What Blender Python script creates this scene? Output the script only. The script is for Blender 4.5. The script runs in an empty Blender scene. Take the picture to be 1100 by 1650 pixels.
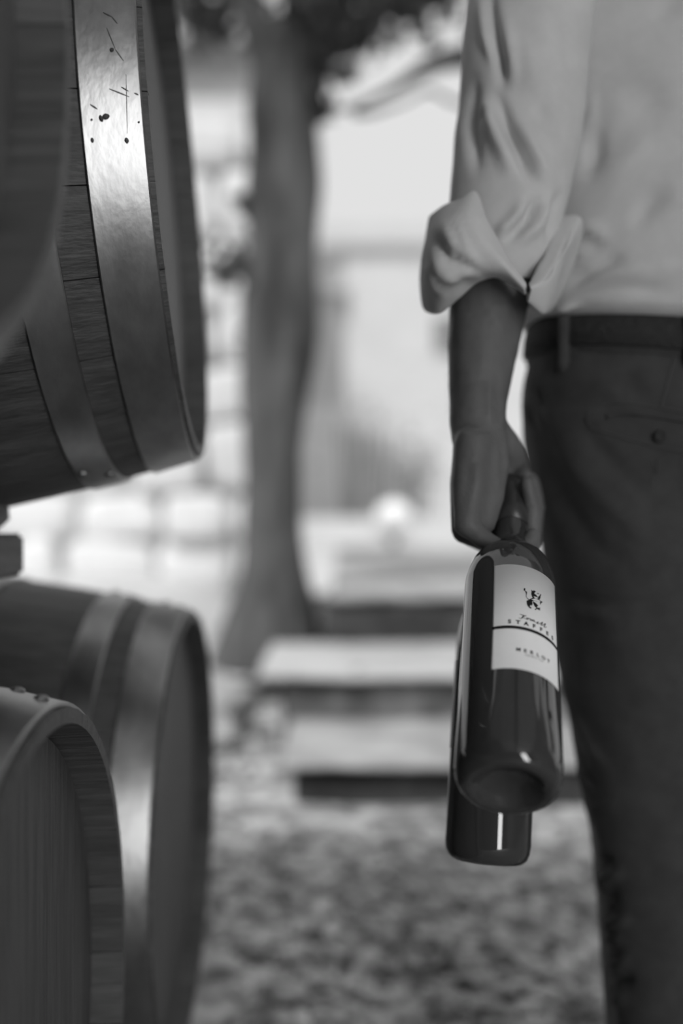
import bpy, bmesh, math, random
from mathutils import Vector, Matrix, noise
from mathutils.bvhtree import BVHTree
from mathutils.geometry import tessellate_polygon

# ------------------------------------------------------------------ camera, sky, sun, exposure
scene = bpy.context.scene
COL = scene.collection
CAM_Z = 0.77
F = 35.0 / 36.0 * 1650.0            # focal length in pixels of the 1100 x 1650 frame
cam_d = bpy.data.cameras.new('camera'); cam = bpy.data.objects.new('camera', cam_d); COL.objects.link(cam)
cam.location = (0, 0, CAM_Z); cam.rotation_euler = (math.radians(90), 0, 0)
cam_d.sensor_fit = 'VERTICAL'; cam_d.sensor_height = 36.0; cam_d.sensor_width = 24.0; cam_d.lens = 35.0
cam_d.clip_start = 0.02; cam_d.clip_end = 300
cam_d.dof.use_dof = True; cam_d.dof.focus_distance = 0.785; cam_d.dof.aperture_fstop = 1.5
scene.camera = cam

world = bpy.data.worlds.new('overcast_sky'); scene.world = world; world.use_nodes = True
wn = world.node_tree.nodes; wl = world.node_tree.links
wbg = wn['Background']
SKY = 0.76
wbg.inputs['Color'].default_value = (SKY, SKY, SKY, 1); wbg.inputs['Strength'].default_value = 1.0

sun_d = bpy.data.lights.new('sun', 'SUN'); sun = bpy.data.objects.new('sun', sun_d); COL.objects.link(sun)
sun_d.energy = 3.4; sun_d.angle = math.radians(9)
sun.rotation_euler = (Vector((0.42, 0.62, -1.15))).to_track_quat('-Z', 'Y').to_euler()
sun.location = (-4, -4, 9)

door_d = bpy.data.lights.new('doorway_daylight', 'AREA'); door_l = bpy.data.objects.new('doorway_daylight', door_d); COL.objects.link(door_l)
door_d.shape = 'RECTANGLE'; door_d.size = .66; door_d.size_y = 2.36; door_d.energy = 54     # daylight in the doorway behind the viewer
door_l.location = (1.42, -2.44, 1.20); door_l.rotation_euler = (math.radians(90), 0, math.radians(14))

vs = scene.view_settings
vs.view_transform = 'Standard'; vs.look = 'None'; vs.exposure = 0.0; vs.gamma = 1.0; vs.use_curve_mapping = False

random.seed(7)
def P(px, py, Y):                   # photo pixel at depth Y -> metres
    return Vector(((px - 550) / F * Y, Y, CAM_Z - (py - 825) / F * Y))
def proj(v):
    return 550 + F * v[0] / v[1], 825 - F * (v[2] - CAM_Z) / v[1]

# ------------------------------------------------------------------ materials
def gmat(name, c1, c2=None, scale=8.0, stretch=(1, 1, 1), rough=0.7, metal=0.0, bump=0.0, bscale=None, detail=6,
         rand=0.0, coat=0.0, spec=0.5, sss=0.0, transl=0.0, sheen=0.0, lo=0.35, hi=0.65, ior=1.5, rvar=0.0):
    m = bpy.data.materials.new(name); m.use_nodes = True
    nt = m.node_tree; N = nt.nodes; L = nt.links; b = N['Principled BSDF']; out = N['Material Output']
    c2 = c1 if c2 is None else c2
    b.inputs['Roughness'].default_value = rough; b.inputs['Metallic'].default_value = metal
    b.inputs['Specular IOR Level'].default_value = spec; b.inputs['IOR'].default_value = ior
    b.inputs['Coat Weight'].default_value = coat; b.inputs['Coat Roughness'].default_value = 0.05
    b.inputs['Sheen Weight'].default_value = sheen
    if sss:
        b.inputs['Subsurface Weight'].default_value = sss; b.inputs['Subsurface Radius'].default_value = (1, 1, 1)
        b.inputs['Subsurface Scale'].default_value = 0.004
    tc = N.new('ShaderNodeTexCoord'); mp = N.new('ShaderNodeMapping'); mp.inputs['Scale'].default_value = stretch
    L.new(tc.outputs['Object'], mp.inputs['Vector'])
    ns = N.new('ShaderNodeTexNoise'); ns.inputs['Scale'].default_value = scale; ns.inputs['Detail'].default_value = detail
    ns.inputs['Roughness'].default_value = 0.6
    vec = mp.outputs['Vector']
    if rand:
        oi = N.new('ShaderNodeObjectInfo'); ad = N.new('ShaderNodeVectorMath'); ad.operation = 'ADD'
        sc = N.new('ShaderNodeVectorMath'); sc.operation = 'SCALE'; sc.inputs['Scale'].default_value = 37.0
        cb = N.new('ShaderNodeCombineXYZ')
        for k in 'XYZ': L.new(oi.outputs['Random'], cb.inputs[k])
        L.new(cb.outputs[0], sc.inputs[0]); L.new(vec, ad.inputs[0]); L.new(sc.outputs[0], ad.inputs[1]); vec = ad.outputs[0]
    L.new(vec, ns.inputs['Vector'])
    rp = N.new('ShaderNodeValToRGB'); rp.color_ramp.elements[0].position = lo; rp.color_ramp.elements[1].position = hi
    rp.color_ramp.elements[0].color = (c1, c1, c1, 1); rp.color_ramp.elements[1].color = (c2, c2, c2, 1)
    L.new(ns.outputs['Fac'], rp.inputs['Fac']); col = rp.outputs['Color']
    if rand:
        mr = N.new('ShaderNodeMapRange'); mr.inputs['To Min'].default_value = 1 - rand; mr.inputs['To Max'].default_value = 1 + rand
        L.new(oi.outputs['Random'], mr.inputs['Value'])
        mx = N.new('ShaderNodeMix'); mx.data_type = 'RGBA'; mx.blend_type = 'MULTIPLY'; mx.inputs['Factor'].default_value = 1
        L.new(col, mx.inputs['A']); L.new(mr.outputs['Result'], mx.inputs['B']); col = mx.outputs['Result']
    L.new(col, b.inputs['Base Color'])
    if rvar:
        r2 = N.new('ShaderNodeMapRange'); r2.inputs['To Min'].default_value = rough - rvar; r2.inputs['To Max'].default_value = rough + rvar
        L.new(ns.outputs['Fac'], r2.inputs['Value']); L.new(r2.outputs['Result'], b.inputs['Roughness'])
    if bump:
        n2 = N.new('ShaderNodeTexNoise'); n2.inputs['Scale'].default_value = bscale or scale * 3; n2.inputs['Detail'].default_value = 5
        L.new(vec, n2.inputs['Vector'])
        bp = N.new('ShaderNodeBump'); bp.inputs['Strength'].default_value = bump; bp.inputs['Distance'].default_value = 0.01
        L.new(n2.outputs['Fac'], bp.inputs['Height']); L.new(bp.outputs['Normal'], b.inputs['Normal'])
    if transl:
        tr = N.new('ShaderNodeBsdfTranslucent'); ms = N.new('ShaderNodeMixShader'); ms.inputs[0].default_value = transl
        L.new(col, tr.inputs['Color']); L.new(b.outputs[0], ms.inputs[1]); L.new(tr.outputs[0], ms.inputs[2])
        L.new(ms.outputs[0], out.inputs['Surface'])
    return m

M = {}
M['oak'] = gmat('oak_stave', .055, .095, 9, (1.2, 14, 14), .55, bump=.25, rand=.16, spec=.35)
M['oak_head'] = gmat('oak_head', .06, .098, 9, (1, 16, 1.1), .55, bump=.25, rand=.15, spec=.35)
M['oak_dark'] = gmat('oak_chime', .06, .10, 9, (2, 12, 12), .6, bump=.2, rand=.15)
M['hoop'] = gmat('galvanised_hoop', .26, .36, 34, (1, .5, .5), .36, metal=1.0, bump=.035, bscale=170, rvar=.06, rand=.05)
M['rivet'] = gmat('hoop_rivet', .25, .35, 40, rough=.45, metal=1.0)
M['scratch'] = gmat('hoop_scratch', .05, .10, 40, rough=.7)
M['beam'] = gmat('rack_timber', .08, .14, 7, (10, 1, 10), .75, bump=.3)
M['glass'] = gmat('dark_bottle_glass', .036, .041, 5, rough=.03, spec=.6, ior=1.56)
M['capsule'] = gmat('capsule_foil', .03, .04, 30, rough=.35)
M['paper'] = gmat('label_paper', .86, .89, 60, rough=.85, bump=.03, bscale=400, spec=.2)
M['ink'] = gmat('label_ink', .012, .012, 20, rough=.8, spec=.2)
M['ink_thin'] = gmat('label_ink_grey', .05, .05, 20, rough=.8, spec=.2)
M['skin'] = gmat('skin', .105, .138, 22, rough=.55, bump=.12, bscale=140, sss=.15, spec=.35)
M['hair'] = gmat('short_hair', .03, .05, 60, (1, 1, .2), .5, bump=.5)
M['shirt'] = gmat('shirt_cotton', .67, .73, 30, rough=.85, bump=.05, bscale=260, sheen=.15, spec=.15, transl=.22)
M['trouser'] = gmat('trouser_twill', .052, .066, 40, rough=.9, bump=.12, bscale=330, sheen=.05, spec=.12)
M['stitch'] = gmat('trouser_stitch', .055, .075, 90, rough=.9)
M['belt'] = gmat('belt_webbing', .032, .042, 120, rough=.8, bump=.4, bscale=220, spec=.15)
M['button'] = gmat('pocket_button', .018, .022, 20, rough=.6, spec=.2)
M['shoe'] = gmat('shoe_leather', .02, .03, 20, rough=.5)
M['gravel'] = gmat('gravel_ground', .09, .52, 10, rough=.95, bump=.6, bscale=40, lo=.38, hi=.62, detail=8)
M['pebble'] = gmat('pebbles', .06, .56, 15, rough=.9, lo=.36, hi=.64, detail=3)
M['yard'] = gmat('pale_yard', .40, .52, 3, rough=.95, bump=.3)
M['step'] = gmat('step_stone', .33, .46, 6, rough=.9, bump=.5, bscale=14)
M['step_low'] = gmat('low_step_stone', .22, .38, 6, rough=.9, bump=.5, bscale=14)  # darker stone tone for the lowest treads
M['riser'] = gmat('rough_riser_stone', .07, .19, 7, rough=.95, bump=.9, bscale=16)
M['riser_shade'] = gmat('shade_toned_riser', .02, .06, 7, rough=.95, bump=.9, bscale=16)  # shade below the treads is put into this stone's colour
M['rock'] = gmat('bank_rock', .16, .42, 6, rough=.95, bump=.8, bscale=18)
M['pale'] = gmat('pale_rubble', .70, .80, 3, rough=.95, bump=.3, rand=.08)
M['mortar'] = gmat('wall_mortar', .60, .68, 6, rough=.95, bump=.4)
M['bark'] = gmat('bark', .04, .145, 3.2, (2.4, 2.4, .55), .95, bump=1.0, bscale=14, lo=.36, hi=.66)
M['leaf'] = gmat('leaf', .06, .14, 4, rough=.6, transl=.25)
M['leaf_pale'] = gmat('shrub_leaf', .26, .44, 4, rough=.6, transl=.3)
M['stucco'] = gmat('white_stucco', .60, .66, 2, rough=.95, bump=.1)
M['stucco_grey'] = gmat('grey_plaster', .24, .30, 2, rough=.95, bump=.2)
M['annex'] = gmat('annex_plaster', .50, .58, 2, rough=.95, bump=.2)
M['rooftile'] = gmat('roof_tile', .56, .62, 5, rough=.9, bump=.4)
M['plinth'] = gmat('garden_wall_render', .60, .66, 2, rough=.95, bump=.1)
M['pane'] = gmat('window_pane', .18, .22, 3, rough=.08)
M['frame'] = gmat('window_frame', .66, .72, 5, rough=.6)
M['ceiling'] = gmat('porch_ceiling_board', .50, .58, 5, (1, 9, 9), .8, bump=.3, rand=.15)
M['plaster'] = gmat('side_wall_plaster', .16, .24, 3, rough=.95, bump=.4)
M['globe'] = gmat('opal_globe', .92, .94, 5, rough=.25)
M['iron'] = gmat('lamp_iron', .05, .07, 20, rough=.6)
M['grass'] = gmat('terrace_lawn', .30, .46, 9, rough=.95, bump=.6, bscale=40)

# ------------------------------------------------------------------ helpers
def mesh_obj(name, verts, faces, mat, parent=None, smooth=True, mats=None):
    me = bpy.data.meshes.new(name); me.from_pydata([tuple(v) for v in verts], [], faces); me.update()
    return link(name, me, mat, parent, smooth)
def link(name, me, mat, parent=None, smooth=True):
    if mat is not None and not me.materials: me.materials.append(mat)
    if smooth: me.polygons.foreach_set('use_smooth', [True] * len(me.polygons))
    o = bpy.data.objects.new(name, me); COL.objects.link(o)
    if parent: o.parent = parent
    return o
def bm_obj(name, bm, mat, parent=None, smooth=True):
    bmesh.ops.recalc_face_normals(bm, faces=bm.faces)
    me = bpy.data.meshes.new(name); bm.to_mesh(me); bm.free()
    return link(name, me, mat, parent, smooth)
def thing(name, label, cat, loc=(0, 0, 0), group=None):
    o = bpy.data.objects.new(name, None); COL.objects.link(o); o.location = loc; o.empty_display_size = .05
    return tag(o, label, cat, group)
def tag(o, label, cat, group=None, kind=None):
    o['label'] = label; o['category'] = cat
    if group: o['group'] = group
    if kind: o['kind'] = kind
    return o
def structure(o, label=None, cat=None):
    o['kind'] = 'structure'
    if label: o['label'] = label; o['category'] = cat
    return o
def catmull(pts, n, closed=False):
    pts = [tuple(p) for p in pts]; k = len(pts); out = []
    segs = k if closed else k - 1
    for i in range(segs):
        g = (lambda j: pts[j % k]) if closed else (lambda j: pts[max(0, min(k - 1, j))])
        p0, p1, p2, p3 = g(i - 1), g(i), g(i + 1), g(i + 2)
        for s in range(n):
            t = s / n
            out.append(tuple(.5 * (2 * b + (c - a) * t + (2 * a - 5 * b + 4 * c - d) * t * t + (3 * b - a - 3 * c + d) * t ** 3)
                             for a, b, c, d in zip(p0, p1, p2, p3)))
    if not closed: out.append(pts[-1])
    return out
def loft(rings, closed=True, cap=False):
    n = len(rings[0]); V = [v for r in rings for v in r]; Fc = []
    m = n if closed else n - 1
    for i in range(len(rings) - 1):
        for j in range(m):
            a = i * n + j; b = i * n + (j + 1) % n
            Fc.append((a, b, b + n, a + n))
    if cap:
        Fc.append(tuple(range(n))[::-1]); Fc.append(tuple((len(rings) - 1) * n + j for j in range(n)))
    return V, Fc
def lathe(profile, n=48, closed_profile=False):      # profile of (r, z)
    rings = [[(r * math.cos(2 * math.pi * j / n), r * math.sin(2 * math.pi * j / n), z) for j in range(n)] for r, z in profile]
    return loft(rings, True, False)
def tube(pts, radii, n=8, cap=True):
    pts = [Vector(p) for p in pts]; rings = []
    if not hasattr(radii, '__len__'): radii = [radii] * len(pts)
    up = Vector((.31, .2, .93))
    for i, p in enumerate(pts):
        d = (pts[min(i + 1, len(pts) - 1)] - pts[max(0, i - 1)]).normalized()
        a = d.cross(up)
        if a.length < 1e-4: a = d.cross(Vector((1, 0, 0)))
        a.normalize(); b = d.cross(a).normalized()
        rings.append([p + (a * math.cos(2 * math.pi * j / n) + b * math.sin(2 * math.pi * j / n)) * radii[i] for j in range(n)])
    return loft(rings, True, cap)
def box_bm(bm, c, s, rot=None, bev=0.0):
    r = bmesh.ops.create_cube(bm, size=1); vs_ = r['verts']
    bmesh.ops.scale(bm, vec=s, verts=vs_)
    if bev: bmesh.ops.bevel(bm, geom=[e for e in bm.edges if e.verts[0] in vs_], offset=bev, segments=2, affect='EDGES', clamp_overlap=True); vs_ = [v for v in bm.verts if v in vs_ or True] if len(bm.verts) < 200 else vs_
    if rot: bmesh.ops.rotate(bm, cent=(0, 0, 0), matrix=rot, verts=vs_)
    bmesh.ops.translate(bm, vec=c, verts=vs_)
def box(name, c, s, mat, parent=None, bev=0.0, rot=None):
    bm = bmesh.new(); box_bm(bm, c, s, rot, bev); return bm_obj(name, bm, mat, parent, False)
def remeshed(V, Fc, voxel, smooth_it=6, fac=.5):
    me = bpy.data.meshes.new('tmp'); me.from_pydata([tuple(v) for v in V], [], Fc); me.update()
    bm = bmesh.new(); bm.from_mesh(me); bmesh.ops.recalc_face_normals(bm, faces=bm.faces); bm.to_mesh(me); bm.free()
    o = bpy.data.objects.new('tmp', me); COL.objects.link(o)
    r = o.modifiers.new('r', 'REMESH'); r.mode = 'VOXEL'; r.voxel_size = voxel
    if smooth_it:
        s = o.modifiers.new('s', 'SMOOTH'); s.factor = fac; s.iterations = smooth_it
    dg = bpy.context.evaluated_depsgraph_get(); ev = o.evaluated_get(dg)
    new = bpy.data.meshes.new_from_object(ev, depsgraph=dg)
    bpy.data.objects.remove(o); bpy.data.meshes.remove(me)
    return new
def capsules(chains, n=18):          # union input: list of chains of (point, radius)
    V = []; Fc = []
    def add(v, f):
        b = len(V); V.extend(v); Fc.extend(tuple(i + b for i in q) for q in f)
    for ch in chains:
        for (p, r), (q, s) in zip(ch[:-1], ch[1:]):
            p = Vector(p); q = Vector(q); d = (q - p).normalized()
            pts = []; rad = []
            for k in range(6):
                a = math.pi / 2 * k / 5.5
                pts.append(p - d * r * math.cos(a)); rad.append(max(r * math.sin(a), r * .02))
            for k in range(5, -1, -1):
                a = math.pi / 2 * k / 5.5
                pts.append(q + d * s * math.cos(a)); rad.append(max(s * math.sin(a), s * .02))
            add(*tube(pts, rad, n))
    return V, Fc
def join_geo(*parts):
    V = []; Fc = []
    for v, f in parts:
        b = len(V); V.extend(v); Fc.extend(tuple(i + b for i in q) for q in f)
    return V, Fc
def ell_rings(spec, n=64, power=2.3):        # (cx, cy, z, hx, hy)
    out = []
    for cx, cy, z, hx, hy in spec:
        r = []
        for j in range(n):
            a = 2 * math.pi * j / n; c, s = math.cos(a), math.sin(a)
            r.append((cx + hx * math.copysign(abs(c) ** (2 / power), c), cy + hy * math.copysign(abs(s) ** (2 / power), s), z))
        out.append(r)
    return out
def sstep(a, b, x):
    t = max(0, min(1, (x - a) / (b - a))); return t * t * (3 - 2 * t)
def seg_dist(p, a, b):
    ax, ay = a; bx, by = b; dx, dy = bx - ax, by - ay
    L2 = dx * dx + dy * dy
    t = 0 if L2 == 0 else max(0, min(1, ((p[0] - ax) * dx + (p[1] - ay) * dy) / L2))
    return math.hypot(p[0] - ax - t * dx, p[1] - ay - t * dy), t
def sculpt(me, folds, noise_amp=0.0, noise_scale=18.0, nstretch=(1, 1, 1)):
    """push cloth in and out along folds drawn as lines over the side that faces the viewer (amount in metres, width in px)"""
    me.update(); nrm = [v.normal.copy() for v in me.vertices]
    C = Vector((0, 0, CAM_Z))
    boxes = []
    for pts, w, amp in folds:
        xs = [p[0] for p in pts]; ys = [p[1] for p in pts]
        boxes.append((min(xs) - 3 * w, max(xs) + 3 * w, min(ys) - 3 * w, max(ys) + 3 * w))
    for v in me.vertices:
        n = nrm[v.index]; d = 0.0
        if v.co.y > .3:
            face = (C - v.co).normalized().dot(n)
            if face > -.15:
                q = proj(v.co); wgt = min(1, (face + .15) / .3)
                for (pts, w, amp), bb in zip(folds, boxes):
                    if not (bb[0] < q[0] < bb[1] and bb[2] < q[1] < bb[3]): continue
                    best = 1e9; bt = 0; ns = len(pts) - 1
                    for i in range(ns):
                        ds, t = seg_dist(q, pts[i], pts[i + 1])
                        if ds < best: best = ds; bt = (i + t) / ns
                    taper = sstep(0, 1, min(bt, 1 - bt) * 2.6 + .06)
                    d += amp * taper * math.exp(-(best / w) ** 2) * wgt
        if noise_amp:
            s = Vector((v.co.x * nstretch[0], v.co.y * nstretch[1], v.co.z * nstretch[2])) * noise_scale
            d += noise_amp * (noise.noise(s) + .5 * noise.noise(s * 2.1))
        v.co += n * d
    me.update()
def bvh_of(o):
    me = o.data
    return BVHTree.FromPolygons([v.co.copy() for v in me.vertices], [tuple(p.vertices) for p in me.polygons])
def on_surface(bvh, px, py, lift=.001):
    o = Vector((0, 0, CAM_Z)); d = (P(px, py, 1) - o).normalized()
    h = bvh.ray_cast(o, d)
    return None if h[0] is None else h[0] - d * lift
def surf_line(name, bvh, pts, r, mat, parent, n=10, lift=.0005):
    q = [on_surface(bvh, x, y, lift) for x, y in catmull(pts, n)]
    q = [p for p in q if p is not None]
    V, Fc = tube(q, r, 6); return mesh_obj(name, V, Fc, mat, parent)
def blob(r, seed, sub=2, amp=.25, sc=1.0, squash=(1, 1, 1), flat=None):
    bm = bmesh.new(); bmesh.ops.create_icosphere(bm, subdivisions=sub, radius=1)
    for v in bm.verts:
        p = v.co.copy()
        k = 1 + amp * noise.noise(p * 1.3 * sc + Vector((seed * 3.7, seed, 1.3))) + amp * .4 * noise.noise(p * 3.1 * sc + Vector((seed, 9, seed)))
        v.co = Vector((p.x * squash[0], p.y * squash[1], p.z * squash[2])) * r * k
    return bm

# ------------------------------------------------------------------ the setting
def grid_patch(x0, x1, y0, y1, nx, ny, hf):
    V = [(x0 + (x1 - x0) * i / nx, y0 + (y1 - y0) * j / ny, 0) for j in range(ny + 1) for i in range(nx + 1)]
    V = [(x, y, hf(x, y)) for x, y, _ in V]
    Fc = [(j * (nx + 1) + i, j * (nx + 1) + i + 1, (j + 1) * (nx + 1) + i + 1, (j + 1) * (nx + 1) + i) for j in range(ny) for i in range(nx)]
    return V, Fc
def ground_h(x, y):
    h = .012 * noise.noise(Vector((x * 3, y * 3, 0)))
    left = 1 - sstep(-1.1, -.45, x)
    h += left * .30 * sstep(3.0, 6.0, y)
    return h
V, Fc = grid_patch(-9, 7, -1.0, 9.5, 120, 90, ground_h)
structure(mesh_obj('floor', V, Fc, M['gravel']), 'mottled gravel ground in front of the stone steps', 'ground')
V, Fc = grid_patch(-30, 30, -30, -1.0, 6, 6, lambda x, y: 0)
structure(mesh_obj('ground_yard', V, Fc, M['yard']), 'pale open yard in front of the porch', 'ground')
V, Fc = grid_patch(-60, 60, 9.5, 90, 20, 20, lambda x, y: .36)
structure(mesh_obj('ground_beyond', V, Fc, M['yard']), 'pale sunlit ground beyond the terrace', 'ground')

# pale sunlit gravel bank between the barrels and the tree
V, Fc = grid_patch(-6, -.42, 3.6, 7.4, 50, 30, lambda x, y: ground_h(x, y) + .02 + .03 * noise.noise(Vector((x * 2.2, y * 2.2, 4))))
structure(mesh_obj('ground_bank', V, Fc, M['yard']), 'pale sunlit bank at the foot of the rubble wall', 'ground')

# terrace lawn behind the top step
V, Fc = grid_patch(-.04, 7, 4.02, 10.2, 40, 30, lambda x, y: .432 + .012 * noise.noise(Vector((x * 4, y * 4, 2))))
structure(mesh_obj('ground_terrace', V, Fc, M['grass']), 'grey lawn of the terrace above the steps', 'lawn')

# loose pebbles over the near ground: nobody could count them
def pebbles():
    rng = random.Random(3); V = []; Fc = []
    base = bmesh.new(); bmesh.ops.create_icosphere(base, subdivisions=1, radius=1)
    bv = [v.co.copy() for v in base.verts]; bf = [tuple(v.index for v in f.verts) for f in base.faces]; base.free()
    for k in range(9000):
        y = 1.25 + rng.random() ** 1.3 * 2.7; x = rng.uniform(-.62 * y, .5 * y)
        if y > 2.4 and x > -.25: continue
        if y < 1.72 and x < -.17: continue
        s = rng.uniform(.007, .024); a = rng.uniform(0, 6.28); sq = rng.uniform(.4, .8); el = rng.uniform(.6, 1.3)
        z = ground_h(x, y) + s * .15; b = len(V); ca, sa = math.cos(a), math.sin(a)
        for p in bv:
            u, w = p.x * s * el, p.y * s
            V.append((x + u * ca - w * sa, y + u * sa + w * ca, z + p.z * s * sq))
        Fc.extend((i + b, j + b, l + b) for i, j, l in bf)
    return mesh_obj('gravel', V, Fc, M['pebble'])
g = pebbles(); tag(g, 'loose light and dark pebbles strewn over the ground', 'gravel', kind='stuff')

# porch: side wall behind the barrels and a boarded ceiling over the foreground
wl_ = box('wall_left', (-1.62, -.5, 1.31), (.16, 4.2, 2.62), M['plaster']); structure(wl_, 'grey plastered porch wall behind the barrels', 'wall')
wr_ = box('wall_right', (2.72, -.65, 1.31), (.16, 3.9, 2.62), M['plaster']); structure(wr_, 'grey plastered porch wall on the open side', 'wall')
wb_ = bpy.data.objects.new('wall_back', None); COL.objects.link(wb_); structure(wb_, 'plastered porch wall with the doorway behind the viewer', 'wall')
for nm, x0, x1, z0, z1 in (('panel', -1.54, 1.08, 0, 2.62), ('panel', 1.76, 2.64, 0, 2.62), ('lintel', 1.08, 1.76, 2.40, 2.62)):
    box(nm, ((x0 + x1) / 2, -2.52, (z0 + z1) / 2), (x1 - x0, .16, z1 - z0), M['plaster'], wb_)
ceil = bpy.data.objects.new('ceiling', None); COL.objects.link(ceil); structure(ceil)
cb = None
for i in range(16):
    y = -2.52 + i * .222
    if cb is None:
        cb = box('board', (.55, y, 2.66), (4.5, .216, .03), M['ceiling'], ceil, .004); c0 = y
    else:
        c = cb.copy(); COL.objects.link(c); c.location.y = y - c0; c.parent = ceil
for i, x in enumerate((-1.2, .55, 2.3)):
    box('beam', (x, -.83, 2.57), (.12, 3.3, .15), M['beam'], ceil, .008)

# ------------------------------------------------------------------ stone steps
def stone_slab(name, x0, x1, y0, y1, z0, z1, mat, parent, seed, amp=.018, edge=.03):
    nx = max(4, int((x1 - x0) / .05)); ny = max(4, int((y1 - y0) / .06)); nz = max(2, int((z1 - z0) / .05))
    bm = bmesh.new(); r = bmesh.ops.create_cube(bm, size=1)
    bmesh.ops.subdivide_edges(bm, edges=[e for e in bm.edges if abs(e.verts[0].co.x - e.verts[1].co.x) > .5], cuts=nx, use_grid_fill=True)
    bmesh.ops.subdivide_edges(bm, edges=[e for e in bm.edges if abs(e.verts[0].co.y - e.verts[1].co.y) > .5], cuts=ny, use_grid_fill=True)
    bmesh.ops.subdivide_edges(bm, edges=[e for e in bm.edges if abs(e.verts[0].co.z - e.verts[1].co.z) > .5], cuts=nz, use_grid_fill=True)
    c = Vector(((x0 + x1) / 2, (y0 + y1) / 2, (z0 + z1) / 2)); h = Vector(((x1 - x0) / 2, (y1 - y0) / 2, (z1 - z0) / 2))
    for v in bm.verts:
        p = Vector((v.co.x * 2 * h.x, v.co.y * 2 * h.y, v.co.z * 2 * h.z))
        inner = Vector([max(-(h[i] - edge), min(h[i] - edge, p[i])) for i in range(3)])
        d = p - inner
        if d.length > edge: p = inner + d.normalized() * edge
        n = noise.noise_vector((p + c) * 5 + Vector((seed, seed, 0))) + .6 * noise.noise_vector((p + c) * 13 + Vector((seed, 0, 3)))
        v.co = c + p + n * amp
    return bm_obj(name, bm, mat, parent)
st = thing('stone_step', 'lowest stone step, thin pale slab just above the gravel', 'step', (.6, 2.7, 0), 'stone steps up to the terrace')
def kid(o, root): o.parent = root; o.matrix_parent_inverse = Matrix.Translation(root.location).inverted(); return o
for k, (a, b) in enumerate(((-.16, .52), (.525, 1.25), (1.255, 2.3))):
    kid(stone_slab('slab', a, b, 2.58 + .015 * (k == 1), 3.2, .097, .112 - .004 * k, M['step_low'], None, 3 + k, .005, .007), st)
kid(stone_slab('riser', -.13, 2.3, 2.61, 3.1, -.05, .099, M['riser_shade'], None, 8, .008, .02), st)
st2 = thing('stone_step', 'middle stone step with rounded pale tread over a rough riser', 'step', (.6, 3.2, 0), 'stone steps up to the terrace')
for k, (a, b) in enumerate(((-.27, .60), (.605, 1.45), (1.455, 2.6))):
    kid(stone_slab('slab', a, b, 3.13, 3.95, .238, .258, M['step'], None, 13 + k, .007, .009), st2)
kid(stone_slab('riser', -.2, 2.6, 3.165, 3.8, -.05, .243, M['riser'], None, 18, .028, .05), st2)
st3 = thing('stone_step', 'top stone step, dark riser below the terrace lawn', 'step', (.6, 3.9, 0), 'stone steps up to the terrace')
kid(stone_slab('riser', -.07, 2.9, 3.87, 4.3, 0, .43, M['riser_shade'], None, 28, .016, .03), st3)
for k, (a, b) in enumerate(((-.06, .75), (.755, 1.7), (1.705, 2.9))):
    kid(stone_slab('slab', a, b, 3.85, 4.35, .42, .440, M['rock'], None, 33 + k, .012, .02), st3)

rocks = [(-.47, 3.44, .10, .15, 'grey boulder beside the rounded end of the middle step'),
         (-.76, 3.72, .12, .17, 'mottled boulder between the barrels and the tree foot'),
         (-.41, 3.19, .05, .09, 'small rounded stone leaning on the middle step riser'),
         (-.54, 3.04, .05, .07, 'smallest pale stone lying on the gravel before the boulders'),
         (-.80, 3.36, .07, .12, 'low dark boulder half hidden by the lower barrel')]
for i, (x, y, z, r, lab) in enumerate(rocks):
    o = bm_obj('boulder', blob(r, i + 2, 3, .35, 1.2, (1.1, .9, .85)), M['rock']); o.location = (x, y, z); tag(o, lab, 'rock', 'boulders beside the steps')

# ------------------------------------------------------------------ rubble wall at the left
wall = bpy.data.objects.new('wall_rubble', None); COL.objects.link(wall); structure(wall, 'pale rubble stone wall behind the barrels and the tree', 'wall')
WY = 7.0
kid_ = box('mortar', (-4.15, WY + .42, 1.75), (7.1, .5, 4.0), M['mortar'], wall)
rng = random.Random(11); protos = []
for i in range(6):
    bm = blob(1, 40 + i, 3, .16, .9, (1, 1, 1))
    for v in bm.verts:
        p = v.co; q = max(abs(p.x), abs(p.y), abs(p.z)) / p.length; v.co = Vector((p.x, p.y * .55, p.z * .8)) / q ** .7
    bmesh.ops.scale(bm, vec=(.86, .86, .86), verts=bm.verts); me = bpy.data.meshes.new('stone'); bm.to_mesh(me); bm.free(); me.materials.append(M['pale'])
    me.polygons.foreach_set('use_smooth', [True] * len(me.polygons)); protos.append(me)
z = .15; row = 0
while z < 3.35:
    hgt = rng.uniform(.17, .27); x = -3.6 + rng.uniform(-.2, 0)
    while x < -.72:
        w = rng.uniform(.22, .38)
        o = bpy.data.objects.new('stone', rng.choice(protos)); COL.objects.link(o); o.parent = wall
        o.location = (x + w, WY + .12 + rng.uniform(-.05, .05), z + hgt); o.scale = (w * 1.05, .15, hgt * 1.36)
        o.rotation_euler = (0, rng.uniform(-.22, .22), 0); x += 2 * w * .97
    z += 2 * hgt * .96; row += 1

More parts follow.
